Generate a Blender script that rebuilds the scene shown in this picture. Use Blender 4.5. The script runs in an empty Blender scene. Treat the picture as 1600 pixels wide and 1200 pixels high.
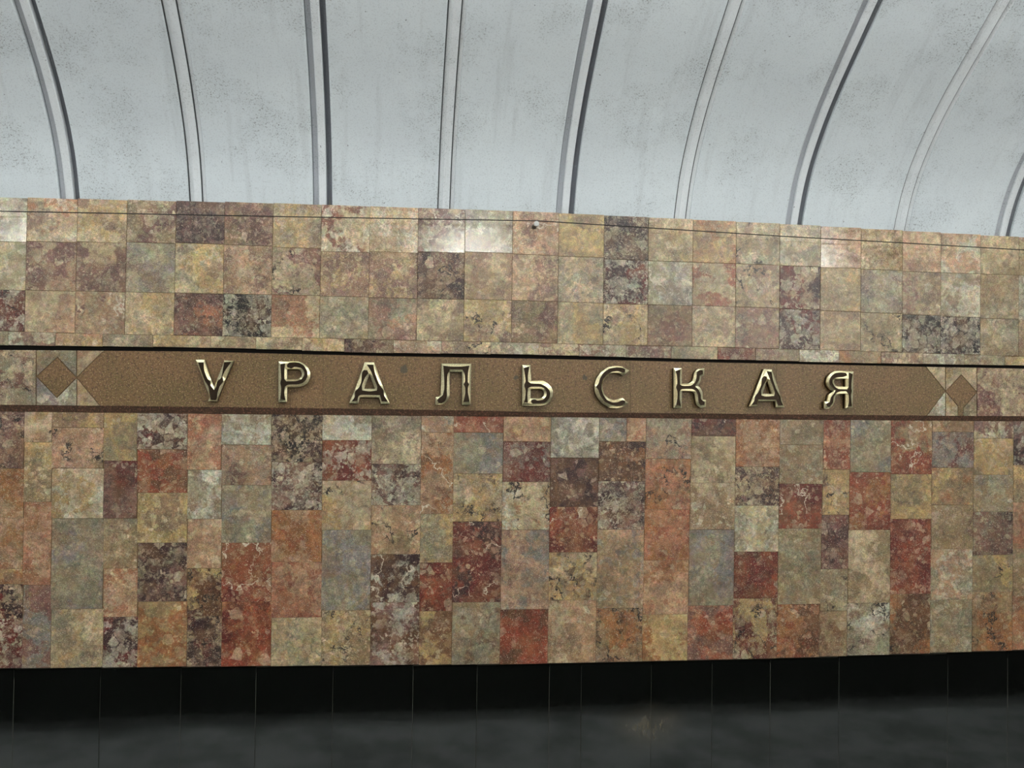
import bpy, bmesh, math, random
from mathutils import Vector, Matrix
from mathutils.geometry import tessellate_polygon
random.seed(7)
S = bpy.context.scene
COL = S.collection

# ------------------------------------------------------------------ camera
EYE = 1.6            # eye height above the platform
DIST = 5.9           # camera to wall
FPX, YAW, PITCH, ROLL = 1507.4, 0.1242, 0.0206, 0.0137
def cam_axes():
    cy, sy, cp, sp = math.cos(YAW), math.sin(YAW), math.cos(PITCH), math.sin(PITCH)
    f = Vector((sy*cp, cy*cp, sp)); r = Vector((cy, -sy, 0)); u = r.cross(f)
    cr, sr = math.cos(ROLL), math.sin(ROLL)
    return cr*r+sr*u, -sr*r+cr*u, f
CR, CU, CF = cam_axes()
CAM = Vector((0, -DIST, EYE))
cd = bpy.data.cameras.new('camera'); cam = bpy.data.objects.new('camera', cd); COL.objects.link(cam)
cd.sensor_width = 36; cd.lens = 36*FPX/1600; cd.clip_start = .05; cd.clip_end = 100
M = Matrix((CR, CU, -CF)).transposed().to_4x4(); M.translation = CAM
cam.matrix_world = M
S.camera = cam
def at(x, y, plane=0.0):
    """point of the wall plane y=plane that the photograph shows at pixel x, y"""
    d = CF + CR*((x-800)/FPX) + CU*((600-y)/FPX)
    t = (plane-CAM.y)/d.y
    return CAM + d*t

# ------------------------------------------------------------------ light
S.view_settings.view_transform = 'Standard'; S.view_settings.look = 'None'
S.view_settings.gamma = 1; S.view_settings.use_curve_mapping = False
S.view_settings.exposure = 0.0
W = bpy.data.worlds.new('world'); S.world = W; W.use_nodes = True
W.node_tree.nodes['Background'].inputs[0].default_value = (.93, .97, 1, 1)
W.node_tree.nodes['Background'].inputs[1].default_value = .34
LAMPS = [(-6.9, -14.0, 4.45), (1.6, -14.0, 4.45), (8.4, -14.0, 4.45)]
LAMP_W = [300, 340, 1000]
for (lx, ly, lz), lw in zip(LAMPS, LAMP_W):
    l = bpy.data.lights.new('hall_lamp', 'POINT'); l.energy = lw; l.shadow_soft_size = .2
    l.color = (1, .97, .90)
    o = bpy.data.objects.new('hall_lamp_light', l); o.location = (lx, ly, lz); COL.objects.link(o)

# unseen area lights added above the platform edge to brighten the vault
for lx in (-4.6, -1.4, 1.8, 5.0):
    l = bpy.data.lights.new('vault_fill', 'AREA'); l.shape = 'RECTANGLE'; l.size = 3.0; l.size_y = .14; l.energy = 225
    l.color = (.95, .98, 1)
    o = bpy.data.objects.new('vault_fill_light', l); COL.objects.link(o); o.location = (lx, -4.6, 4.75)
    o.rotation_euler = Vector((0, -.50, -.86)).to_track_quat('Z', 'Y').to_euler()

# ------------------------------------------------------------------ helpers
def lin(c):
    return tuple(((v/255)/12.92 if v/255 <= .04045 else ((v/255+.055)/1.055)**2.4) for v in c)
def link(name, me, mat=None, parent=None):
    o = bpy.data.objects.new(name, me); COL.objects.link(o)
    if mat and not me.materials: me.materials.append(mat)
    if parent: o.parent = parent
    return o
def mesh(name, vs, fs):
    me = bpy.data.meshes.new(name); me.from_pydata([tuple(v) for v in vs], [], fs); me.update(); return me
def fixn(me):
    bm = bmesh.new(); bm.from_mesh(me); bmesh.ops.recalc_face_normals(bm, faces=bm.faces[:]); bm.to_mesh(me); bm.free(); return me
def boxes(name, bl):
    vs, fs = [], []
    for (x0, x1, y0, y1, z0, z1) in bl:
        n = len(vs)
        vs += [(x0,y0,z0),(x1,y0,z0),(x1,y1,z0),(x0,y1,z0),(x0,y0,z1),(x1,y0,z1),(x1,y1,z1),(x0,y1,z1)]
        fs += [tuple(n+i for i in f) for f in ((0,3,2,1),(4,5,6,7),(0,1,5,4),(1,2,6,5),(2,3,7,6),(3,0,4,7))]
    return mesh(name, vs, fs)
def tag(o, label=None, cat=None, group=None, kind=None):
    if label: o['label'] = label
    if cat: o['category'] = cat
    if group: o['group'] = group
    if kind: o['kind'] = kind
    return o
def interp(tab, x):
    if x <= tab[0][0]: a, b = tab[0], tab[1]
    elif x >= tab[-1][0]: a, b = tab[-2], tab[-1]
    else:
        for a, b in zip(tab, tab[1:]):
            if a[0] <= x <= b[0]: break
    return a[1]+(b[1]-a[1])*(x-a[0])/(b[0]-a[0])

# ------------------------------------------------------------------ materials
class NT:
    def __init__(s, name):
        s.m = bpy.data.materials.new(name); s.m.use_nodes = True
        s.t = s.m.node_tree; s.b = s.t.nodes['Principled BSDF']
    def n(s, typ, **kw):
        x = s.t.nodes.new(typ)
        for k, v in kw.items(): setattr(x, k, v)
        return x
    def put(s, sock, v):
        if hasattr(v, 'links') or isinstance(v, bpy.types.NodeSocket): s.t.links.new(v, sock)
        else: sock.default_value = v
    def math(s, op, a, b=0.0, c=None, clamp=False):
        x = s.n('ShaderNodeMath', operation=op, use_clamp=clamp)
        s.put(x.inputs[0], a); s.put(x.inputs[1], b)
        if c is not None: s.put(x.inputs[2], c)
        return x.outputs[0]
    def vm(s, op, a, b):
        x = s.n('ShaderNodeVectorMath', operation=op); s.put(x.inputs[0], a); s.put(x.inputs[1], b); return x.outputs[0]
    def scale(s, a, f):
        x = s.n('ShaderNodeVectorMath', operation='SCALE'); s.put(x.inputs[0], a); s.put(x.inputs['Scale'], f); return x.outputs[0]
    def mix(s, f, a, b, mode='MIX'):
        x = s.n('ShaderNodeMix', data_type='RGBA', blend_type=mode)
        s.put(x.inputs['Factor'], f); s.put(x.inputs['A'], a); s.put(x.inputs['B'], b); return x.outputs['Result']
    def noise(s, v, sc, det=4, rough=.55, dist=0, out='Fac'):
        x = s.n('ShaderNodeTexNoise'); s.put(x.inputs['Vector'], v)
        x.inputs['Scale'].default_value = sc; x.inputs['Detail'].default_value = det
        x.inputs['Roughness'].default_value = rough; x.inputs['Distortion'].default_value = dist
        return x.outputs[out]
    def vor(s, v, sc, feat='F1', out='Distance'):
        x = s.n('ShaderNodeTexVoronoi', feature=feat); s.put(x.inputs['Vector'], v); x.inputs['Scale'].default_value = sc
        return x.outputs[out]
    def step(s, v, lo, hi, a=0.0, b=1.0):
        x = s.n('ShaderNodeMapRange', interpolation_type='SMOOTHSTEP'); s.put(x.inputs[0], v)
        s.put(x.inputs[1], lo); s.put(x.inputs[2], hi); s.put(x.inputs[3], a); s.put(x.inputs[4], b); return x.outputs[0]
    def attr(s, name):
        return s.n('ShaderNodeAttribute', attribute_type='OBJECT', attribute_name=name)
    def set(s, **kw):
        for k, v in kw.items(): s.put(s.b.inputs[k], v)
    def bump(s, h, st, d=.002):
        x = s.n('ShaderNodeBump'); x.inputs['Strength'].default_value = st; x.inputs['Distance'].default_value = d
        s.put(x.inputs['Height'], h); s.t.links.new(x.outputs[0], s.b.inputs['Normal'])
def c4(c): return (*lin(c), 1)

def marble():
    k = NT('breccia_marble')
    co = k.n('ShaderNodeTexCoord').outputs['Object']
    v0 = k.vm('ADD', co, k.attr('seed').outputs['Vector'])
    c1, c2, c3 = (k.attr(n).outputs['Color'] for n in ('c1', 'c2', 'c3'))
    prm = k.n('ShaderNodeSeparateXYZ'); k.t.links.new(k.attr('prm').outputs['Vector'], prm.inputs[0])
    brec, vein, crack = prm.outputs
    wp = k.vm('SUBTRACT', k.noise(v0, 9, 4, .6, out='Color'), (.5, .5, .5))
    v = k.vm('ADD', v0, k.scale(wp, .09))
    # big colour patches
    n1 = k.noise(v, 4.6, 6, .58)
    col = k.mix(k.step(n1, .485, .53), c1, c2)
    # smaller tints of the third colour
    n3 = k.noise(k.vm('ADD', v, (3.1, 7.7, 1.3)), 11, 5, .65)
    col = k.mix(k.math('MULTIPLY', k.step(n3, .53, .60), .75), col, c3)
    # clasts: angular stones of both other colours, two sizes
    wp2 = k.vm('SUBTRACT', k.noise(v0, 30, 3, .6, out='Color'), (.5, .5, .5))
    vb = k.vm('ADD', v0, k.scale(wp2, .022))
    for sc, amt, off in ((17, .92, 0.0), (40, .92, 5.0), (90, .75, 9.0)):
        vv = k.vm('ADD', vb, (off, off, off))
        cellc = k.n('ShaderNodeSeparateColor'); k.t.links.new(k.vor(vv, sc, 'F1', 'Color'), cellc.inputs[0])
        edge = k.vor(vv, sc, 'DISTANCE_TO_EDGE', 'Distance')
        region = k.step(k.noise(vv, 6, 3, .5), .36, .56)
        pick = k.step(k.math('ADD', cellc.outputs[0], k.math('MULTIPLY', brec, .42)), .93, .96)
        mask = k.math('MULTIPLY', k.math('MULTIPLY', pick, k.step(edge, .035, .07)), k.math('MULTIPLY', region, amt))
        tone = k.mix(cellc.outputs[1], k.mix(.5, c3, c4((206, 190, 160))), k.mix(.35, c1, c3))
        col = k.mix(mask, col, tone)
        # darker matrix lines between the stones
        ml = k.math('MULTIPLY', k.step(edge, .0, .07, 1, 0), k.math('MULTIPLY', k.math('MULTIPLY', region, brec), .5))
        col = k.mix(ml, col, k.mix(.5, c2, c4((45, 32, 28))))
    # mauve cement with pale chips, strongest in the upper field
    mn = k.noise(k.vm('ADD', v, (2, 4, 8)), 6.5, 7, .66)
    mmask = k.math('MULTIPLY', k.step(mn, .545, .575), k.attr('mauve').outputs['Fac'])
    chip = k.math('MULTIPLY', k.step(k.vor(vb, 70, 'F1', 'Distance'), .22, .34, 1, 0), .75)
    col = k.mix(mmask, col, k.mix(chip, k.mix(.25, c4((104, 74, 66)), c3), c4((178, 158, 132))))
    bt = k.noise(v, 7.5, 3, .5)
    col = k.mix(1.0, col, k.step(bt, .34, .66, .78, 1.2), 'MULTIPLY')
    # mottled tone
    n2 = k.noise(v, 34, 7, .7)
    col = k.mix(1.0, col, k.step(n2, .30, .70, .66, 1.34), 'MULTIPLY')
    n5 = k.noise(v0, 150, 3, .7)
    col = k.mix(1.0, col, k.step(n5, .3, .7, .66, 1.34), 'MULTIPLY')
    # hue drift
    h = k.noise(k.vm('ADD', v0, (9, 2, 4)), 22, 4, .6, out='Color')
    col = k.mix(.28, col, k.mix(1.0, col, k.scale(h, 2.0), 'MULTIPLY'))
    h2 = k.noise(k.vm('ADD', v0, (1, 6, 3)), 75, 3, .7, out='Color')
    col = k.mix(.22, col, k.mix(1.0, col, k.scale(h2, 2.0), 'MULTIPLY'))
    # ochre staining common to all the stone
    oc = k.noise(k.vm('ADD', v, (6, 6, 1)), 7, 5, .65)
    col = k.mix(k.math('MULTIPLY', k.step(oc, .46, .64), .24), col, c4((158, 116, 72)))
    # light veins
    r1 = k.math('ABSOLUTE', k.math('SUBTRACT', k.noise(k.vm('ADD', v, (1, 5, 2)), 4.0, 4, .55), .5))
    vm_ = k.step(k.noise(v0, 8, 2, .5), .42, .58)
    col = k.mix(k.math('MULTIPLY', k.math('MULTIPLY', k.step(r1, .002, .009, 1, 0), vm_), vein), col, c4((205, 192, 168)))
    # dark cracks
    r2 = k.math('ABSOLUTE', k.math('SUBTRACT', k.noise(k.vm('ADD', v, (8, 1, 6)), 4.4, 5, .6), .5))
    cm_ = k.step(k.noise(k.vm('ADD', v0, (4, 4, 4)), 9, 2, .5), .46, .60)
    ck = k.math('MULTIPLY', k.math('MULTIPLY', k.step(r2, .005, .018, 1, 0), cm_), crack)
    col = k.mix(ck, col, c4((38, 28, 24)))
    # faint cracks everywhere
    r3 = k.math('ABSOLUTE', k.math('SUBTRACT', k.noise(k.vm('ADD', v, (2, 9, 9)), 9, 5, .6), .5))
    col = k.mix(k.math('MULTIPLY', k.step(r3, .001, .008, 1, 0), .30), col, c4((70, 50, 38)))
    fl = k.vor(k.vm('ADD', k.vm('MULTIPLY', v0, (1, 1, 1.5)), k.scale(wp2, .03)), 130, 'F1', 'Distance')
    fz = k.step(k.noise(v0, 12, 3, .6), .45, .62)
    col = k.mix(k.math('MULTIPLY', k.math('MULTIPLY', k.step(fl, .10, .16, 1, 0), fz), .8), col, c4((226, 214, 192)))
    # specks
    sp = k.noise(v0, 260, 2, .5)
    col = k.mix(k.step(sp, .66, .70), col, c4((235, 225, 200)))
    col = k.mix(k.math('MULTIPLY', k.step(sp, .25, .33, 1, 0), .75), col, c4((40, 30, 24)))
    k.set(**{'Base Color': col, 'Roughness': k.math('ADD', k.step(n2, .3, .7, .0, .10), k.attr('gloss').outputs['Fac'])})
    k.bump(k.math('ADD', k.math('MULTIPLY', n2, .6), k.math('MULTIPLY', n5, .3)), .32, .0012)
    return k.m
MARBLE = marble()

def granite(name, base, warm, dark, rough, speck=1.0):
    k = NT(name); co = k.n('ShaderNodeTexCoord').outputs['Object']
    n1 = k.noise(co, 3, 4, .6); n2 = k.noise(co, 60, 4, .8); n3 = k.noise(k.vm('ADD', co, (5, 5, 5)), 130, 3, .7)
    col = k.mix(k.step(n1, .35, .65), c4(base), c4(warm))
    col = k.mix(k.step(n2, .48, .62), col, c4(dark))
    n4 = k.noise(k.vm('ADD', co, (2, 8, 5)), 90, 3, .7)
    col = k.mix(k.math('MULTIPLY', k.step(n4, .53, .62), .55), col, c4((150, 104, 84)))
    col = k.mix(k.math('MULTIPLY', k.step(n3, .57, .66), .8*speck), col, c4((205, 180, 130)))
    k.set(**{'Base Color': col, 'Roughness': rough}); k.bump(n2, .15, .001); return k.m
def spotted(m):
    k = NT.__new__(NT); k.m = m; k.t = m.node_tree; k.b = k.t.nodes['Principled BSDF']
    col = k.b.inputs['Base Color'].links[0].from_socket
    g = k.n('ShaderNodeNewGeometry').outputs['Position']
    wob = k.scale(k.vm('SUBTRACT', k.noise(g, 40, 3, .6, out='Color'), (.5, .5, .5)), .03)
    for x, y, r in ((631, 577, .020), (806, 590, .012), (914, 590, .012)):
        d = k.n('ShaderNodeVectorMath', operation='LENGTH'); k.put(d.inputs[0], k.vm('ADD', k.vm('SUBTRACT', g, tuple(at(x, y, -.018))), wob))
        col = k.mix(k.math('MULTIPLY', k.step(d.outputs['Value'], r, r*1.4, 1, 0), .75), col, c4((62, 62, 50)))
    k.put(k.b.inputs['Base Color'], col); return m
BROWN = granite('brown_granite', (124, 92, 56), (106, 86, 46), (84, 60, 38), .45)
BROWN = spotted(BROWN)
BROWN_SMOOTH = granite('brown_granite_moulding', (76, 50, 34), (66, 46, 30), (56, 36, 26), .45, .15)  # darker granite, with downward-facing shade put into the colour

def black_granite():
    k = NT('black_polished_granite'); co = k.n('ShaderNodeTexCoord').outputs['Object']
    n = k.noise(co, 14, 6, .7); n2 = k.noise(co, 70, 5, .75)
    col = k.mix(k.step(n2, .52, .70), (.003, .0035, .003, 1), k.mix(k.step(n, .45, .6), (.010, .013, .009, 1), (.016, .016, .010, 1)))
    # pale blotchy reflection painted into the colour of one slab, in streaks
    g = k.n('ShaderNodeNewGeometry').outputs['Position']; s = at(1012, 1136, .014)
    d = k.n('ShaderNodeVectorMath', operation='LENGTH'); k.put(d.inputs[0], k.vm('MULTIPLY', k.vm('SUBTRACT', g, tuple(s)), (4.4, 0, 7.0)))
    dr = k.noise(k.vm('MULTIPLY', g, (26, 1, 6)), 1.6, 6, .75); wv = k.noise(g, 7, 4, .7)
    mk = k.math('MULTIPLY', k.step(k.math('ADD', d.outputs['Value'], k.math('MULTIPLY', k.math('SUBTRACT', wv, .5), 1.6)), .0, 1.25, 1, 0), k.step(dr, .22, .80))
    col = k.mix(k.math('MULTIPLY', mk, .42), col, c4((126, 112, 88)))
    k.set(**{'Base Color': col, 'Roughness': k.step(n, .3, .7, .03, .08), 'IOR': 1.85}); return k.m
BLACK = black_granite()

def plaster(name, base, dirty, amt):
    k = NT(name); g = k.n('ShaderNodeNewGeometry').outputs['Position']
    big = k.noise(g, 1.1, 4, .6); mid = k.noise(k.vm('ADD', g, (3, 3, 3)), 2.6, 5, .65); fine = k.noise(g, 115, 3, .75)
    vf = k.noise(g, 190, 3, .7)
    col = k.mix(k.math('MULTIPLY', k.step(big, .35, .7), .16), c4(base), c4((176, 182, 192)))
    # runs down the curve, stretched along it
    st = k.noise(k.vm('MULTIPLY', g, (9, .8, .8)), 1.6, 5, .6)
    col = k.mix(k.math('MULTIPLY', k.step(st, .52, .72), .22), col, c4((176, 180, 180)))
    # peppery dirt in patches
    z = k.n('ShaderNodeSeparateXYZ'); k.t.links.new(g, z.inputs[0])
    patch = k.step(mid, .46, .66)
    col = k.mix(k.math('MULTIPLY', patch, .12), col, c4((150, 156, 154)))
    pep = k.math('MULTIPLY', k.step(fine, .545, .63), k.math('ADD', k.math('MULTIPLY', patch, .62), .26))
    col = k.mix(k.math('MULTIPLY', pep, amt), col, c4(dirty))
    col = k.mix(k.math('MULTIPLY', k.step(vf, .60, .72), .22), col, c4((120, 124, 126)))
    pit = k.noise(k.vm('ADD', g, (7, 1, 2)), 45, 3, .6)
    col = k.mix(k.math('MULTIPLY', k.step(pit, .715, .75), .8), col, c4((60, 60, 60)))
    # yellow seepage
    ys = k.noise(k.vm('MULTIPLY', g, (11, .5, .5)), 1.3, 3, .5)
    col = k.mix(k.math('MULTIPLY', k.step(ys, .69, .76), .45), col, c4((176, 168, 120)))
    k.set(**{'Base Color': col, 'Roughness': .75}); k.bump(k.math('ADD', fine, mid), .25, .004); return k.m
PLASTER = plaster('white_vault_plaster', (226, 233, 235), (120, 122, 120), .8)
STRIP = plaster('rib_plaster', (236, 240, 241), (140, 142, 140), .6)
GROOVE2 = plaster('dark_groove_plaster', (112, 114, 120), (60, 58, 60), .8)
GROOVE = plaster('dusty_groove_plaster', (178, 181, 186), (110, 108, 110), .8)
def plain(name, col, rough=.6, metal=0.0, nsc=40, amt=.3, dark=None):
    k = NT(name); co = k.n('ShaderNodeTexCoord').outputs['Object']
    n = k.noise(co, nsc, 5, .7)
    k.set(**{'Base Color': k.mix(k.math('MULTIPLY', k.step(n, .4, .65), amt), c4(col), c4(dark or tuple(int(v*.5) for v in col))), 'Roughness': rough, 'Metallic': metal})
    k.bump(n, .2, .001); return k.m
SLIT_SHADE = plain('vault_slit_shade', (74, 76, 78), .9)  # dark colour paints the shade inside the narrow vault slits
GROUT = plain('dark_grout', (110, 86, 56), .9)
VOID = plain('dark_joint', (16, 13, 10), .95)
BRASS = plain('brass_letter_rim', (250, 240, 196), .28, 1.0, 160, .45, (150, 130, 72))
BRONZE = plain('dark_bronze_letter_recess', (52, 38, 24), .45, .7, 120, .5, (24, 17, 10))
STEEL = plain('painted_peg_end', (214, 212, 206), .5, 0, 200, .4)
DARKSTEEL = plain('dark_peg_steel', (96, 92, 84), .5, .3, 200, .4)
WIRE = plain('black_wire', (26, 20, 16), .6, 0)
CONC = plain('trackbed_concrete', (176, 178, 172), .9, 0, 1.3, .6)
PLAT = plain('platform_stone', (96, 92, 88), .4, 0, 6, .4)
SIDE_DARK = plain('dark_platform_side', (24, 24, 22), .95)  # side darkened in its colour so the plinth reflects a dark recess

PAL = dict(c=(198,176,146), w=(206,200,184), g=(150,140,120), t=(150,130,102), y=(186,156,110), p=(184,146,120),
           s=(172,116,90), o=(158,104,66), r=(108,42,36), R=(140,66,46), d=(66,40,42), m=(130,94,86),
           b=(138,131,128), k=(24,20,20), n=(104,68,48), e=(152,126,98))
RR = random.Random(3)
def jit(c, a=.05):
    f = .77+RR.uniform(-a, a)
    return [max(0., v*f*g*(1+RR.uniform(-a, a)*.5)) for v, g in zip(lin(c), (1, .985, .87))]
def tile_obj(name, X0, X1, Z0, Z1, code, parent, proud=0.0, gap=.0008, tilt=.0016, plane=0.0, lift=1.0):
    """one marble tile: a bevelled slab set into the mortar"""
    cx, cz = (X0+X1)/2, (Z0+Z1)/2
    w, h = (X1-X0)/2-gap, (Z1-Z0)/2-gap
    c = .0014; b = .012
    vs = []
    for (ww, hh, y) in ((w-c, h-c, 0), (w, h, c), (w, h, b)):
        vs += [(-ww, y, -hh), (ww, y, -hh), (ww, y, hh), (-ww, y, hh)]
    fs = [(0, 1, 2, 3)]
    for r in (0, 4):
        for i in range(4):
            j = (i+1) % 4; fs.append((r+i, r+4+i, r+4+j, r+j))
    o = link(name, mesh(name, vs, fs), MARBLE, parent)
    o.location = (cx, plane-proud-RR.uniform(0, .0012), cz)
    o.rotation_euler = (RR.uniform(-tilt, tilt), 0, RR.uniform(-tilt, tilt))
    dress(o, code, lift)
    return o
def dress(o, code, lift=1.0):
    hom = .16 if lift > 1 else 0.0        # the upper field is the paler, more even stone
    cs = ([q for q in code if q in PAL]+['c', 'e'])[:3]
    if cs[0] in 'dkrm' or cs[1] == 'd': hom = 0.0; lift = min(lift, 1.0)*.92
    o['c1'], o['c2'], o['c3'] = ([(v*(1-hom)+w*hom)*lift for v, w in zip(jit(PAL[q]), lin((164, 148, 118)))] for q in cs)
    br = ([int(q)/10 for q in code if q.isdigit()]+[.2])[0]
    o['prm'] = [br, 1.0 if 'v' in code else .12, 1.0 if 'x' in code else .08]
    o['mauve'] = (.72 if lift > 1 else .30)*RR.uniform(.4, 1.1)
    o['gloss'] = .07 if 'G' in code else .33
    o['seed'] = [RR.uniform(0, 90) for _ in range(3)]

# ------------------------------------------------------------------ measured lines of the wall (pixel tables)
L_TOP = [(0,308),(420,317),(820,330),(1220,349.4),(1600,370.7)]
L_R1 = [(20,377.5),(300,380),(450,386),(540,394),(760,394.5),(900,401),(1000,407),(1220,414.5),(1310,418.5),(1440,425),(1560,429)]
L_R2 = [(40,453.5),(230,457),(460,461),(620,466),(800,469),(1000,476),(1110,478),(1200,481),(1310,486),(1500,495),(1600,500)]
L_R3 = [(60,519),(160,522),(300,524.4),(430,527),(650,532),(850,536),(1000,540),(1110,542),(1210,545),(1330,548),(1450,552),(1600,557)]
L_GT = [(0,539.5),(300,543),(400,545),(580,551.5),(820,554),(1075,561),(1200,563.5),(1310,567),(1600,571.3)]
L_GB = [(0,546.5),(300,549),(460,553),(580,556),(710,558),(960,562.6),(1075,565.5),(1200,567.7),(1310,570.5),(1600,575.8)]
L_LT = [(0,632.5),(400,637),(710,641),(840,644.3),(1075,646),(1300,648.7),(1600,650.6)]
L_LB = [(0,642.5),(400,647.3),(820,651),(1220,655.4),(1600,658)]
L_BOT = [(0,1044.5),(400,1041),(820,1037.6),(1220,1028.7),(1600,1015.6)]
XL, XR = -3.7, 4.9          # built width of wall (the frame shows about -2.3 .. 3.9)
def zline(tab, X):
    # height of a measured line at world X; beyond the frame it runs on level
    x = 800+ (X-.75)*255
    for _ in range(6):
        xx = min(max(x, 0), 1600); P = at(xx, interp(tab, xx)); 
        if abs(P.x-X) < 1e-4: break
        x = xx+(X-P.x)*255
        if x < 0 or x > 1600:
            xx = min(max(x, 0), 1600); P = at(xx, interp(tab, xx)); break
    return P.z

# ------------------------------------------------------------------ setting: wall
zt = max(zline(L_TOP, 0), zline(L_TOP, 3)); 
z_gt, z_gb = at(800, interp(L_GT, 800)).z, at(800, interp(L_GB, 800)).z
z_lb, z_bot = at(800, interp(L_LB, 800)).z, at(800, interp(L_BOT, 800)).z
wall = link('wall_back', boxes('wall_back', [
    (XL, XR, .0028, .3, z_gt+.012, zline(L_TOP, .8)-.05),
    (XL, XR, .055, .3, z_gb-.3, z_gt+.012),
    (XL, XR, .0028, .3, z_bot+.05, z_lb+.01),
    (XL, XR, .035, .3, -1.5, z_bot+.05)]), GROUT)
tag(wall, kind='structure')

UX = [40,118.6,196.3,273,349,425,500.5,576.4,652,725.5,800,872,943,1012.6,1082,1149.6,1218,1282,1345,1410,1470,1532,1592]
UXw = [at(x, 440).x for x in UX]
UXw = [UXw[0]-.29*i for i in range(5, 0, -1)]+UXw+[UXw[-1]+.29*i for i in range(1, 5)]
# tile codes: three palette letters (ground, patches, third colour), breccia 0-9, v light veins, x dark cracks
ROW1 = ['cgt2','tcm2','mcd3','gct2', 'wgb2G','scw2','cyt2','mtc5','dgm5','mtp4','tyg2','crw2v','cpw3G','mwc5vG','gwb1G','pmcv3','tye1','dkg8','tcy2','oyt1','tgcx4','cgw3','tpc1G','tcg1G','pcs2','pwc1','ctg1','tmg2','tcg2','mct2','cgt2','tcm2']
ROW2 = ['mcd4','tcy2','gcb1','cmp3', 'gcw2','mpc3','mce4','bgt1','cyg1','pmt3','mcx3','emy5','emy3','mde6x','ecm3','pmc6','gcb2','drw6','bgwv1','cRt2','tcm3x','drc5','tyc2','gtb1','tmg4','gwcv1','tge3','mwg2','tcg2','pmc3','gcb2','cmt3']
ROW3 = ['tcm3','yct2','dmw6','ctg2', 'rmwx4','cpm3','mpcv4','ycg1','msd4','kdw9','cso3','gtc1','gms3','ctg2','ymcx3','mtp2','yge3','ycmx3','mte3','cgm3','tmg3','drw6','tcp3','tgc3x','dkw9','dkw9','gtc1','tmc3','dmw5','tcg2','ycm2','mtc3']
def row(parent, tabs, xs, codes, tilt=.0016, nm='marble_tile'):
    out = []
    for i, code in enumerate(codes):
        a, b = xs[i], xs[i+1]; m = (a+b)/2
        out.append(tile_obj(nm, a, b, zline(tabs[1], m), zline(tabs[0], m), code, parent, tilt=tilt, lift=1.20))
    return out
n_up = len(UXw)-1
def fit(codes): return (codes+codes)[:n_up]
# the first listed four/five codes fill the columns left of the frame
row(wall, (L_TOP, L_R1), UXw, fit(ROW1), tilt=.0012)
row(wall, (L_R1, L_R2), UXw, fit(ROW2))
row(wall, (L_R2, L_R3), UXw, fit(ROW3))
TX = [12.6,86.6,160,239,329.4,400,472,538,615,690,767,842,905,978.5,1049,1121.5,1180.6,1249,1311,1377,1442.5,1507,1570]
TXw = [at(x, 535).x for x in TX]
TXw = [TXw[0]-.28*i for i in range(5, 0, -1)]+TXw+[TXw[-1]+.28*i for i in range(1, 5)]
THIN = ['tcm2','cgt1','mtc3','ycg2','gct2', 'wmg4','syc2','tgc2','cyt2','ctg1','cgt2','ycs1','dmc7','pwm3v','cgm2x','gcw1','cmt3','gmw4','mwg4','cgt1','rRe5','tmg3','gwm3','otm2','tmc3','gwb1','tge2','cye2','tcm2','gct2','mtc3','ycg2']
row(wall, (L_R3, L_GT), TXw, (THIN+THIN)[:len(TXw)-1])

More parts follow.
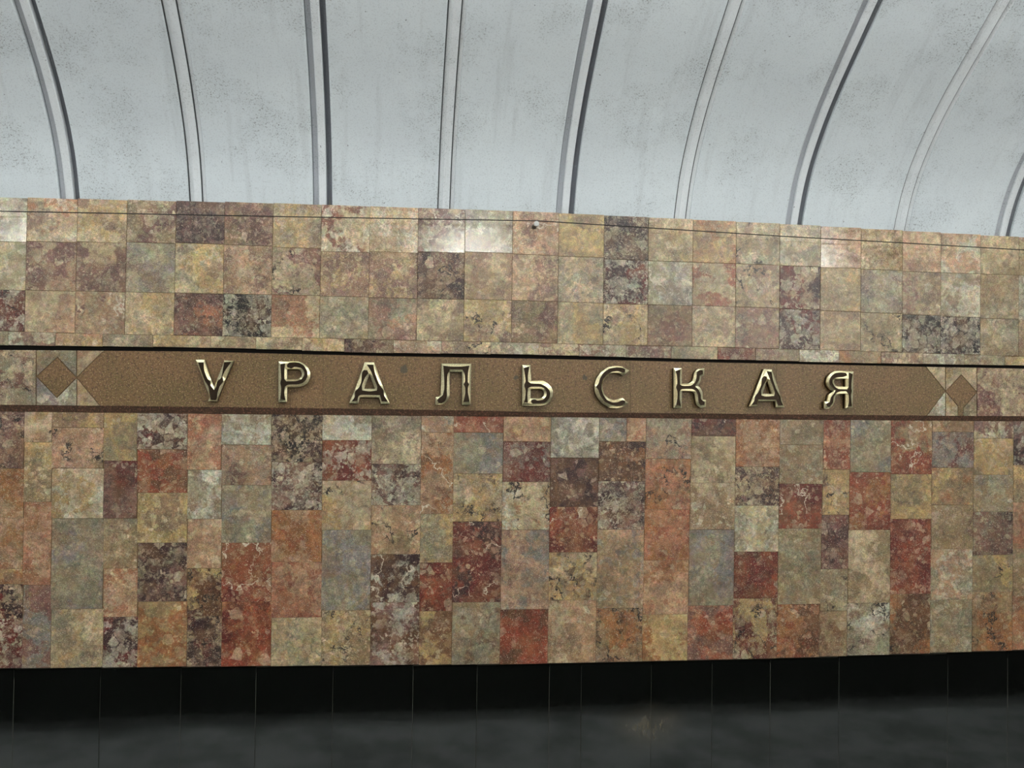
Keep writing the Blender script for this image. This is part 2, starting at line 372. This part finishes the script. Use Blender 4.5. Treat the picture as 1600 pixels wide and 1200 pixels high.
# lower field: columns with their own joints
CT = [38,81,162,214,293,346,424,503.8,581,658.5,709,787,861,936.5,1010,1081,1150.3,1219.2,1287.6,1329.6,1392.6,1457,1522,1584]
CB = [35,79.5,161,215,292,346,423.6,502,578.5,654.6,706,781,856,931,1003.4,1074,1145,1213.5,1280,1323,1390,1453,1518.6,1581.6]
J = [
 (-42,-45,[732,809,889,913,967],['mkp5x','ope2','epo2','oye1','rdcx4','rmw4']),
 (38,35,[691,784,914],['cypx1','ytc1','spo2','mbe1']),
 (81,79.5,[668,732,810,951.5],['eyp1','pep2x','ycw3','gbe2','gcy3']),
 (162,161,[720,810,888,964],['tyg2','rmd4','egc1','psc3','rdw6']),
 (214,215,[702,770,848,940],['rdw8','nRo3','yec2','mdg4','oey2']),
 (293,292,[734,811,888,963],['psc1','wge1','pec2','yndx3','dcr5x']),
 (346,346,[695,758,848,940],['wge2','mpg5','gbt3','Rrov3','Rro3']),
 (424,423.6,[722,797,878,965],['dkc8x','mdw6','opR2','spR1','cgy5']),
 (503.8,502,[688,751,828,953.5],['gwc1','rRw4','ycex1','bge2','yecx3']),
 (581,578.5,[725,789.5,866,941],['gcm4','dmw8','pec2x','dnwv2','mnw5']),
 (658.5,654.6,[676,803,879,955],['pwb3v','pon2v','yge3','Rrn3','nye3']),
 (709,706,[676,740,815,941],['RsR2v','gbt2','ycdx4','rdRv4','gtn3']),
 (787,781,[690,753,828,952],['psy1','mrb3','cwox4','pbm3','RnR1']),
 (861,856,[715.5,792,863,938],['gwb3','dnm2','Rrov3','cydx5','epc1']),
 (936.5,931,[690,752,827.5,950],[None,'dno3','dmw7','epb2','oekx3']),
 (1010,1003.4,[717,796,875.5,960],['gpm3x','osex1','osR2','pso2','yoy1']),
 (1081,1074,[681.5,754.5,827.5,946],['rdrv3','cte2','cew1','bge2','mRs1']),
 (1150.3,1145,[729.5,790,862,935],['ops2','dmc7x','gcw4','rRn1','rytx4']),
 (1219.2,1213.5,[695,756,826,944],['tge1','teg2','Rrnv2','tge1','onR4']),
 (1287.6,1280,[733.5,804.5,889,954.5],['sRp2','ycdx2','dmr5','tgx2','ten2']),
 (1329.6,1323,[738,828,942],['gbt2','RoR3','cte2','wgmx3']),
 (1392.6,1390,[741,811,928],['Reov2','yte2','RrR4','noe2x']),
 (1457,1453,[675,731,789,858,937],['teo1','bmr3','eyo1','tem2','pgw3','gte2']),
 (1522,1518.6,[685,742,800,867,925],['cmw3','tyc1','tgb1','dmg5','tygx1','oenx1']),
 (1584,1581.6,[727,785,857,930],['dmw4','yte1','spe1','tep2','ost1']),
 (1646,1643,[],['tep1'])]
lowcols = []
for i, (a, b, js, codes) in enumerate(J[:-1]):
    a2, b2 = J[i+1][0], J[i+1][1]
    xc = (a+a2)/2
    ys = [interp(L_LB, xc)]+js+[interp(L_BOT, xc)]
    for q, code in enumerate(codes):
        ym = (ys[q]+ys[q+1])/2; t = (ym-650)/350
        P0 = at(a+(b-a)*t, ym); P1 = at(a2+(b2-a2)*t, ym)
        z1, z0 = at(xc, ys[q]).z, at(xc, ys[q+1]).z
        if code is None:
            s = at(979, 670).x
            tile_obj('marble_tile', P0.x, s, z0, z1, 'gbm3', wall); tile_obj('marble_tile', s, P1.x, z0, z1, 'spc1', wall)
        else: tile_obj('marble_tile', P0.x, P1.x, z0, z1, code, wall)
# columns that run on outside the frame
allc = [c for _, _, _, cs in J for c in cs if c]
def extra(x0, n, sgn):
    x = x0
    for i in range(n):
        w = RR.choice((.2, .29, .29)); a, b = (x-w, x) if sgn < 0 else (x, x+w); x += sgn*w
        zs = [zline(L_LB, a)]; 
        while zs[-1]-z_bot > .45: zs.append(zs[-1]-RR.choice((.24, .29, .31, .45)))
        zs.append(zline(L_BOT, a))
        for z1, z0 in zip(zs, zs[1:]): tile_obj('marble_tile', a, b, z0, z1, RR.choice(allc), wall)
extra(at(-43, 850).x, 4, -1); extra(at(1644, 850).x, 3, 1)

# ------------------------------------------------------------------ prism helper
def loops_mesh(name, loops, yf, yb, rim=None):
    """flat shape (outer loop + holes, lists of (x,z)) extruded from yf to yb; rim = {loop index: other front y}"""
    pts = []; idx = []
    for L in loops:
        idx.append(range(len(pts), len(pts)+len(L))); pts += L
    ys = []
    for li, L in enumerate(loops): ys += [rim.get(li, yf) if rim else yf]*len(L)
    tris = tessellate_polygon([[Vector((x, z, 0)) for x, z in L] for L in loops])
    n = len(pts)
    vs = [(x, y, z) for (x, z), y in zip(pts, ys)]+[(x, yb, z) for x, z in pts]
    fs = [tuple(t) for t in tris]+[tuple(n+i for i in reversed(t)) for t in tris]
    for r in idx:
        r = list(r)
        for a, b in zip(r, r[1:]+r[:1]): fs.append((a, b, n+b, n+a))
    return fixn(mesh(name, vs, fs))
def pix(pts, plane): return [(at(x, y, plane).x, at(x, y, plane).z) for x, y in pts]
def shrink(L, d):
    cx = sum(p[0] for p in L)/len(L); cz = sum(p[1] for p in L)/len(L)
    out = []; n = len(L)
    ar = sum(L[i][0]*L[(i+1) % n][1]-L[(i+1) % n][0]*L[i][1] for i in range(n))
    sg = 1 if ar > 0 else -1
    for i in range(n):
        p = Vector(L[i]); a = (p-Vector(L[i-1])).normalized(); b = (Vector(L[(i+1) % n])-p).normalized()
        na, nb = Vector((-a.y, a.x))*sg, Vector((-b.y, b.x))*sg
        m = (na+nb); m = m/max(.5, m.dot(m)/1.0)*2/2 if m.length < 1e-6 else (na+nb)/(1+na.dot(nb)+1e-3)
        out.append(tuple(p+m*d))
    return out
def piece(name, loop_px, mat, parent, plane, back, gap=.0009, holes=()):
    L = shrink(pix(loop_px, plane), gap)
    cx = sum(p[0] for p in L)/len(L); cz = sum(p[1] for p in L)/len(L)
    o = link(name, loops_mesh(name, [[(x-cx, z-cz) for x, z in L]], 0, back-plane), mat, parent)
    o.location = (cx, plane-RR.uniform(0, .0006), cz); return o

# ------------------------------------------------------------------ the name band: brown granite slabs, marble corner pieces, diamonds
BP = -.018
def gb(x): return interp(L_GB, x)
def lt(x): return interp(L_LT, x)
band = link('trim_1', boxes('trim_1', [(XL, XR, BP+.006, .06, at(800, lt(800)).z+.008, at(800, gb(800)).z-.012)]), GROUT)
tag(band, kind='structure')
def slab(x0, x1): return [(x0, gb(x0)), ((x0+x1)/2, gb((x0+x1)/2)), (x1, gb(x1)), (x1, lt(x1)), ((x0+x1)/2, lt((x0+x1)/2)), (x0, lt(x0))]
piece('granite_slab', [(163, gb(163)), (300, gb(300)), (505, gb(505)), (505, lt(505)), (300, lt(300)), (157, lt(157)), (120.5, 590)], BROWN, band, BP, .02)
for a, b in ((505, 742), (742, 985), (985, 1213)): piece('granite_slab', slab(a, b), BROWN, band, BP, .02)
piece('granite_slab', [(1213, gb(1213)), (1446, gb(1446)), (1476.5, 611), (1447, lt(1447)), (1213, lt(1213))], BROWN, band, BP, .02)
piece('diamond_inlay', [(58, 588), (90, 558.5), (119.5, 590), (89, 621)], BROWN, band, BP, .02)
piece('diamond_inlay', [(1477.5, 611.5), (1502, 586), (1525.5, 613), (1505, 637), (1505, lt(1505)), (1497, lt(1497)), (1497, 634)], BROWN, band, BP, .02)
def mp(pts, code):
    o = piece('marble_tile', pts, MARBLE, band, BP, .02); dress(o, code); return o
mp([(57, gb(57)), (119.5, gb(119.5)), (119.5, 589), (90, 557.5), (57.5, 587.5)], 'gtb1')
mp([(57, 589), (89, 622), (119.5, 591), (119.5, lt(119)), (57, lt(57))], 'gbw1')
mp([(120.5, gb(121)), (162, gb(162)), (120.5, 588.5)], 'pct1')
mp([(120.5, 591.5), (156, lt(156)), (120.5, lt(121))], 'pcy1')
mp([(-20, gb(0)), (56, gb(56)), (56, lt(56)), (-20, lt(0))], 'cgrx3')
mp([(1447, gb(1447)), (1477, gb(1477)), (1477, 610)], 'cgt2')
mp([(1477, 612), (1477, lt(1477)), (1448.5, lt(1449))], 'wge1')
mp([(1478, gb(1478)), (1526, gb(1526)), (1526, 611.5), (1502, 585), (1478, 610.5)], 'yct1')
mp([(1478, 612.5), (1496.5, 635), (1496.5, lt(1496)), (1478, lt(1478))], 'ycg1')
mp([(1526, 614), (1526, lt(1526)), (1505.5, lt(1506)), (1505.5, 637.5)], 'gtc1')
mp([(1527, gb(1527)), (1625, gb(1600)+.5), (1625, lt(1600)), (1527, lt(1527))], 'cmr4')
zb1, zb0 = at(800, gb(800), BP).z, at(800, lt(800), BP).z
def bandrow(xs, s):
    for a, b in zip(xs, xs[1:]):
        zz1, zz0 = (at(5, gb(5), BP).z, at(5, lt(5), BP).z) if s < 0 else (at(1598, gb(1598), BP).z, at(1598, lt(1598), BP).z)
        tile_obj('marble_tile', a, b, zz0, zz1, RR.choice(['cgr3', 'cmr4', 'tcg1', 'pcy1']), band, plane=BP)
xl = at(-21, 590, BP).x; xr = at(1626, 610, BP).x
bandrow([xl-.29*3, xl-.29*2, xl-.29, xl], -1); bandrow([xr, xr+.29, xr+.58, xr+.87], 1)
# moulding under the band: slanted strip, one bar per slab
mould = link('trim_2', boxes('trim_2', [(XL, XR, .002, .05, at(800, 646).z-.004, at(800, 646).z+.004)]), GROUT); tag(mould, kind='structure')
mx = [XL]+[at(x, 645).x for x in (60, 283, 505, 742, 985, 1213, 1447)]+[XR]
for a, b in zip(mx, mx[1:]):
    n = 4; vs = []; fs = []
    for i in range(n+1):
        X = a+.0006+(b-a-.0012)*i/n
        z1 = zline(L_LT, X)+.003; z0 = zline(L_LB, X)
        vs += [(X, BP+.0012, z1), (X, -.003, z0), (X, .02, z0), (X, .02, z1)]
    for i in range(n):
        for q in range(4): fs.append((i*4+q, i*4+(q+1) % 4, (i+1)*4+(q+1) % 4, (i+1)*4+q))
    fs += [(3, 2, 1, 0), tuple(n*4+q for q in range(4))]
    link('moulding_bar', fixn(mesh('moulding_bar', vs, fs)), BROWN_SMOOTH, mould)
# dark recess above the band
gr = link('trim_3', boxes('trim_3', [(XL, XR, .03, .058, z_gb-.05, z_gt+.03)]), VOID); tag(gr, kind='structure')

# ------------------------------------------------------------------ plinth
base = link('baseboard_back', boxes('baseboard_back', [(XL, XR, .016, .04, -1.5, z_bot-.03), (XL, XR, .03, .04, z_bot-.03, z_bot+.05)]), plain('grey_joint', (62, 60, 50), .8)); tag(base, kind='structure')
px = [22,157,283,400,520,645,745,858,908,1017,1112,1203,1310,1480]
pw = [at(x, 1080, .02).x for x in px]; pw = [XL, pw[0]-.95, pw[0]-.45]+pw+[pw[-1]+.42, pw[-1]+.9, XR]
pls = random.Random(5)
for i, (a, b) in enumerate(zip(pw, pw[1:])):
    m = (a+b)/2; zt_ = zline(L_BOT, m)-.010; zb_ = -1.5; w = (b-a)/2-.0011; h = (zt_-zb_)/2
    c = .001
    vs = []
    for (ww, hh, y) in ((w-c, h-c, 0), (w, h, c), (w, h, .02)): vs += [(-ww, y, -hh), (ww, y, -hh), (ww, y, hh), (-ww, y, hh)]
    fs = [(0, 1, 2, 3)]+[(r+q, r+4+q, r+4+(q+1) % 4, r+(q+1) % 4) for r in (0, 4) for q in range(4)]
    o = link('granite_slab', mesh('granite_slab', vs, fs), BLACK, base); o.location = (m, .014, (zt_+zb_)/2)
    o.rotation_euler = (pls.uniform(-.002, .002), 0, pls.uniform(-.004, .004))

# ------------------------------------------------------------------ vault
ZT = z0v = at(800, interp(L_TOP, 800)).z
PROF = [(0,0),(.05,.125),(.11,.245),(.20,.375),(.32,.505),(.44,.615),(.58,.725),(.72,.825),(.88,.935),(1.04,1.045),(1.3,1.21),(1.7,1.44),(2.3,1.74),(3.2,2.12),(4.4,2.52),(5.8,2.84),(7.4,3.05),(9.0,3.12)]
def catmull(P, n=4):
    out = []
    for i in range(len(P)-1):
        p0 = P[max(i-1, 0)]; p1 = P[i]; p2 = P[i+1]; p3 = P[min(i+2, len(P)-1)]
        for k in range(n):
            t = k/n; out.append(tuple(.5*(2*p1[q]+(p2[q]-p0[q])*t+(2*p0[q]-5*p1[q]+4*p2[q]-p3[q])*t*t+(3*p1[q]-p0[q]-3*p2[q]+p3[q])*t**3) for q in (0, 1)))
    return out+[P[-1]]
half = catmull(PROF, 3)
full = half+[(18-a, b) for a, b in reversed(half[:-1])]
nrm = []
for i in range(len(full)):
    a = full[max(i-1, 0)]; b = full[min(i+1, len(full)-1)]
    d = Vector((b[0]-a[0], b[1]-a[1])).normalized(); nrm.append(Vector((-d.y, d.x)))   # points outwards, away from the hall
def zbase(X): return zline(L_TOP, X)-.012
def ring(section, name, mat, parent, prof=full, nr=nrm):
    """sweep a cross-section [(X, depth behind the surface)] along the vault curve"""
    m = len(section); vs = []; fs = []
    for (a, b), n in zip(prof, nr):
        for X, d in section:
            vs.append((X, -a-n.x*d*1.0+ .006, zbase(X)*0+ZB(X)+b+n.y*d))
    for i in range(len(prof)-1):
        for q in range(m):
            q2 = (q+1) % m; fs.append((i*m+q, i*m+q2, (i+1)*m+q2, (i+1)*m+q))
    fs += [tuple(range(m)), tuple((len(prof)-1)*m+q for q in reversed(range(m)))]
    return link(name, fixn(mesh(name, vs, fs)), mat, parent)
_zb = [(X/4, zbase(X/4)) for X in range(-16, 22)]
def ZB(X): return interp(_zb, X)
vx0, vx1 = -7.0, 9.0
ceil = ring([(vx0, .07), (vx1, .07), (vx1, .15), (vx0, .15)], 'ceiling', GROOVE, None); tag(ceil, kind='structure')
ctr = [108.5, 309, 504, 696, 883, 1065, 1241, 1408, 1567]
cw = [at(x, interp(L_TOP, x)).x for x in ctr]
first = cw[0]; cw = [first-.75*i for i in range(6, 0, -1)]+cw+[cw[-1]+.75*i for i in range(1, 7)]
edges = []
for i, X in enumerate(cw):
    wide = (i % 2 == 0)          # the wide dark-grooved ribs alternate with narrow ones
    gw, sw, dp = (.034, .046, .055) if wide else (.027, .046, .026)
    L0 = X-sw/2-gw; R0 = X+sw/2+gw; edges.append((L0, R0, wide, X, sw, gw, dp))
prev = vx0
for L0, R0, wide, X, sw, gw, dp in edges+[(vx1, None, None, None, None, None, None)]:
    a, b = prev, L0
    if wide:   # the panel's right edge rolls softly down to the strip, the other groove stays open
        sec = [(a, .004), (a+.003, 0), (b-.010, 0), (b-.001, .004), (b, .008), (b, .069), (a, .069)]
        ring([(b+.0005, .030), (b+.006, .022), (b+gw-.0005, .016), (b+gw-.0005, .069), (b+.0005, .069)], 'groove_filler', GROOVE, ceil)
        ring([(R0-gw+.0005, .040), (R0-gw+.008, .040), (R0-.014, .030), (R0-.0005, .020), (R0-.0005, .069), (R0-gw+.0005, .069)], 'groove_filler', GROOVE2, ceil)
    else:
        sec = [(a, .004), (a+.003, 0), (b-.003, 0), (b, .003), (b, .069), (a, .069)]
    ring(sec, 'vault_panel', PLASTER, ceil)
    if R0 is None: break
    if wide:
        ring([(X-sw/2, .006), (X-sw/2+.005, .001), (X+sw/2-.005, .001), (X+sw/2, .006), (X+sw/2, .069), (X-sw/2, .069)], 'rib_strip', STRIP, ceil)
    else:
        # narrow rib: shallow grooves with one slanted side
        ring([(L0+.0075, .069), (L0+.0075, .013), (X-sw/2, .004), (X-sw/2+.004, .001), (X+sw/2-.002, .001), (X+sw/2, .003), (X+sw/2, .069)], 'rib_strip', STRIP, ceil)
        ring([(X+sw/2+.0075, .069), (X+sw/2+.0075, .013), (R0-.0005, .004), (R0-.0005, .069)], 'rib_strip', STRIP, ceil)
        for q in (L0, X+sw/2):  # dark strips added to stand in for shade deep in the slits
            ring([(q+.0004, .0085), (q+.0071, .0105), (q+.0071, .069), (q+.0004, .069)], 'slit_shade_strip', SLIT_SHADE, ceil)
    prev = R0

# ------------------------------------------------------------------ floor, platform (behind the frame), far wall
fl = link('floor', boxes('floor', [(vx0, vx1, -3.9, .3, -1.62, -1.5)]), CONC); tag(fl, kind='structure')
pf = link('trim_4', boxes('trim_4', [(vx0, vx1, -14.3, -3.7, -.12, 0), (vx0, vx1, -14.2, -3.9, -1.62, -.12)]), PLAT); tag(pf, kind='structure')
sd = link('trim_5', boxes('trim_5', [(vx0, vx1, -3.9, -3.88, -1.5, -.12)]), SIDE_DARK); tag(sd, kind='structure')
fw = link('wall_front', boxes('wall_front', [(vx0, vx1, -18.3, -18.0, -1.6, ZT)]), plain('far_marble', (150, 124, 98), .5, 0, 6, .5)); tag(fw, kind='structure')
ff = link('trim_6', boxes('trim_6', [(vx0, vx1, -18.3, -14.2, -1.62, -1.5)]), CONC); tag(ff, kind='structure')

# ------------------------------------------------------------------ bronze letters
def smooth(L):
    n = len(L); out = []
    for i in range(n):
        p, q, r = Vector(L[i-1]), Vector(L[i]), Vector(L[(i+1) % n])
        a, b = q-p, r-q
        ang = a.angle(b, 0) if a.length and b.length else 0
        if ang < .80:                                    # soft bend: cut the corner twice
            k = min(.25, 60/max(a.length, 1)); k2 = min(.25, 60/max(b.length, 1))
            out += [tuple(q-a*k), tuple(q*.5+(q-a*k)*.25+(q+b*k2)*.25), tuple(q+b*k2)]
        else: out.append(tuple(q))
    return out
LET = {
'U': ((295,550), [(138,160),(322,160),(470,600),(525,725),(575,600),(738,176),(932,185),(740,620),(605,960),(585,1030),(402,1022),(432,930),(320,640)], None,
  [(190,215),(315,215),(318,380),(390,560),(450,610),(455,700),(525,790),(575,720),(590,610),(680,540),(735,215),(890,205),(760,380),(700,510),(725,610),(640,720),(600,850),(590,960),(560,1005),(460,1000),(445,930),(410,720),(330,600)]),
'R': ((420,550), [(200,195),(380,198),(500,188),(620,195),(730,245),(820,330),(868,430),(857,550),(800,650),(710,705),(600,735),(380,735),(375,1045),(200,1040)],
  [(378,362),(600,357),(660,385),(690,450),(680,510),(640,545),(590,560),(378,560)],
  [(240,250),(345,235),(325,370),(325,560),(365,610),(560,610),(680,570),(740,480),(735,400),(680,335),(540,305),(470,345),(385,320),(375,270),(420,220),(540,212),(640,225),(740,290),(800,400),(810,500),(770,590),(700,650),(600,675),(400,680),(340,720),(320,850),(345,1000),(240,975),(260,760),(235,640),(260,560)]),
'A': ((540,550), [(395,215),(595,215),(800,780),(922,1075),(735,1078),(715,1000),(690,945),(310,945),(290,960),(265,1072),(72,1066),(180,820)], [(495,455),(612,768),(388,765)],
  [(440,260),(580,265),(600,400),(690,660),(790,790),(800,900),(880,1035),(750,1030),(715,900),(310,890),(262,930),(245,1020),(125,1030),(190,940),(195,820),(280,740),(330,620),(340,430),(380,375),(450,380),(475,440),(400,540),(340,690),(345,800),(500,822),(650,802),(660,720),(585,540),(520,380)]),
'L': ((670,555), [(265,175),(885,180),(870,1030),(695,1035),(695,345),(440,345),(435,850),(400,930),(330,1000),(240,1035),(140,1030),(145,870),(215,860),(250,830),(260,500)], None,
  [(300,215),(450,235),(690,235),(850,215),(815,380),(810,560),(845,605),(815,670),(815,800),(850,965),(720,980),(760,800),(760,680),(725,605),(760,540),(745,390),(700,300),(440,300),(390,400),(375,700),(380,860),(340,960),(260,1005),(200,990),(175,930),(210,890),(290,840),(325,700),(320,450)]),
'S': ((800,560), [(215,135),(390,135),(405,465),(640,460),(740,510),(820,590),(860,690),(845,800),(790,900),(710,960),(620,985),(215,985)], [(390,642),(600,637),(655,670),(675,730),(655,790),(615,828),(390,828)],
  [(245,200),(365,165),(330,350),(335,480),(400,525),(600,530),(700,580),(780,660),(800,730),(780,830),(700,920),(600,940),(430,945),(395,910),(405,865),(470,852),(540,880),(650,860),(720,780),(720,700),(680,630),(600,590),(400,590),(335,620),(320,750),(330,920),(245,920),(275,830),(285,660),(250,560),(285,470)]),
'C': ((920,560), [(848,250),(720,365),(650,310),(540,300),(430,330),(340,415),(292,520),(292,640),(330,760),(420,840),(520,868),(620,850),(715,825),(830,930),(740,1000),(600,1040),(450,1030),(300,950),(190,830),(130,700),(122,560),(160,420),(260,280),(400,185),(540,155),(690,165)], None,
  [(760,230),(690,190),(580,185),(420,215),(300,300),(230,420),(205,520),(150,590),(200,660),(240,780),(330,900),(450,970),(580,995),(700,980),(760,920),(752,880),(700,868),(600,912),(500,920),(380,870),(305,770),(264,650),(264,560),(300,430),(380,340),(480,280),(600,262),(700,300),(755,290)]),
'K': ((1035,560), [(240,200),(410,205),(412,525),(560,520),(620,480),(655,400),(670,300),(740,220),(880,205),(875,355),(815,380),(800,470),(750,580),(800,620),(840,700),(850,850),(915,870),(910,1010),(800,1030),(715,960),(690,820),(680,740),(620,680),(412,680),(405,1030),(240,1030)], None,
  [(270,265),(375,235),(360,400),(365,540),(420,575),(600,570),(680,500),(710,400),(720,280),(780,240),(840,245),(845,320),(780,355),(765,460),(690,560),(680,590),(745,640),(795,740),(805,850),(850,890),(885,900),(880,965),(800,980),(750,920),(735,760),(700,680),(620,635),(400,640),(360,680),(355,850),(385,990),(285,970),(315,800),(310,680),(280,600),(310,520),(300,350)]),
'A2': ((1160,560), [(455,220),(620,230),(800,760),(885,1020),(705,1020),(700,910),(690,890),(340,890),(320,990),(150,1003),(240,780)], [(525,445),(618,742),(428,735)],
  [(500,262),(605,280),(630,440),(700,640),(785,790),(800,880),(850,980),(745,985),(705,865),(328,855),(305,955),(185,975),(250,880),(255,800),(330,700),(390,560),(400,420),(450,365),(505,378),(515,420),(450,540),(388,660),(392,770),(500,795),(660,782),(675,710),(615,540),(560,410)]),
'YA': ((1270,565), [(857,205),(850,600),(832,960),(685,975),(688,675),(600,667),(525,692),(475,740),(458,840),(420,920),(340,978),(245,975),(245,832),(305,820),(340,680),(440,610),(380,590),(310,510),(285,430),(310,320),(400,230),(500,192)], [(465,372),(690,362),(690,523),(520,518),(468,480),(442,420)],
  [(745,222),(828,262),(805,400),(800,560),(815,610),(790,700),(800,820),(812,928),(725,945),(748,850),(745,680),(690,618),(560,622),(480,665),(430,740),(420,860),(350,940),(290,925),(275,880),(350,840),(375,740),(455,640),(470,598),(400,540),(345,470),(338,390),(385,300),(460,240),(600,225),(690,238),(715,290),(650,318),(480,335),(412,380),(407,440),(450,520),(530,572),(715,577),(742,530),(745,400)]),
}
LF = -.062         # front of the letters
ORDER = [('U', 'У'), ('R', 'Р'), ('A', 'А'), ('L', 'Л'), ('S', 'Ь'), ('C', 'С'), ('K', 'К'), ('A2', 'А'), ('YA', 'Я')]
LBL = ['brass letter У, leftmost of the station name, on the brown band',
 'brass letter Р with closed bowl, second in the station name',
 'brass letter А left of the Л, third in the station name',
 'brass letter Л with hooked left foot, left of the Ь',
 'brass soft sign Ь, middle letter of the station name',
 'brass open round letter С between the Ь and the К',
 'brass letter К with two curled arms, right of the С',
 'brass letter А between the К and the Я, second last letter',
 'brass letter Я with curled leg, rightmost letter of the station name']
for (key, ch), lb in zip(ORDER, LBL):
    (ox, oy), outer, hole, inlay = LET[key]
    cv = lambda L: [(at(ox+x*80/1067, oy+y*90/1200, LF).x, at(ox+x*80/1067, oy+y*90/1200, LF).z) for x, y in smooth(L)]
    lo, li = cv(outer), cv(inlay); lh = cv(hole) if hole else None
    cx = sum(p[0] for p in lo)/len(lo); zb = min(p[1] for p in lo)
    sh = lambda L: [(x-cx, z-zb) for x, z in L]
    root = bpy.data.objects.new('brass_letter', None); COL.objects.link(root)
    root.location = (cx, BP-.001, zb); root.empty_display_size = .05
    tag(root, lb, 'letter', 'brass letters of the station name')
    T = LF-BP+.001                      # front, relative to the root
    holes = [sh(lh)] if lh else []
    # bright rim: slopes up from the outer edge to the edge of the recess
    r1 = loops_mesh('rim', [sh(lo), sh(li)]+holes, T+.0045, T+.020, rim={1: T-.002, **({2: T+.0045} if lh else {})})
    link('rim', r1, BRASS, root)
    body = loops_mesh('body', [sh(shrink(lo, .0006))]+[sh(shrink(h2, -.0006)) for h2 in ([lh] if lh else [])], T+.0056, -.0005)
    bo = link('body', body, BRONZE, root); bo['label'] = 'dark bronze sides and sunken centre line'

# ------------------------------------------------------------------ peg and wire
P = at(838.5, 349.5, -.105)
def lathe(name, prof, mat, parent=None, seg=24):
    vs = []; fs = []
    for (r, y) in prof:
        for i in range(seg):
            a = 2*math.pi*i/seg; vs.append((r*math.cos(a), y, r*math.sin(a)))
    for k in range(len(prof)-1):
        for i in range(seg): fs.append((k*seg+i, k*seg+(i+1) % seg, (k+1)*seg+(i+1) % seg, (k+1)*seg+i))
    fs += [tuple(range(seg)), tuple((len(prof)-1)*seg+i for i in reversed(range(seg)))]
    return link(name, fixn(mesh(name, vs, fs)), mat, parent)
peg = bpy.data.objects.new('wall_peg', None); COL.objects.link(peg); peg.location = (P.x, -.001, P.z)
tag(peg, 'short round steel peg holding the black wire near the top of the marble wall', 'peg')
lathe('shaft', [(.011, -.090), (.011, 0)], DARKSTEEL, peg)
lathe('flange', [(.014, -.006), (.016, -.003), (.016, 0)], DARKSTEEL, peg)
lathe('head', [(.010, -.107), (.0155, -.105), (.017, -.102), (.017, -.094), (.015, -.090)], STEEL, peg)['label'] = 'pale round end of the peg'
wp = [(-150,327.5),(0,330),(210,334),(420,338),(620,341.5),(838.5,345),(1030,357),(1220,369),(1410,379.5),(1600,390.6),(1750,399)]
cu = bpy.data.curves.new('wire', 'CURVE'); cu.dimensions = '3D'; cu.bevel_depth = .0032; cu.bevel_resolution = 1
sp = cu.splines.new('POLY'); sp.points.add(len(wp)-1)
for i, (x, y) in enumerate(wp):
    q = at(x, y, -.098); sp.points[i].co = (*q, 1)
tmp = bpy.data.objects.new('tmp', cu); COL.objects.link(tmp)
me = bpy.data.meshes.new_from_object(tmp.evaluated_get(bpy.context.evaluated_depsgraph_get())); bpy.data.objects.remove(tmp)
me.materials.clear()
wo = link('wire', me, WIRE); tag(wo, 'thin black wire strung along the wall just below the vault', 'wire')
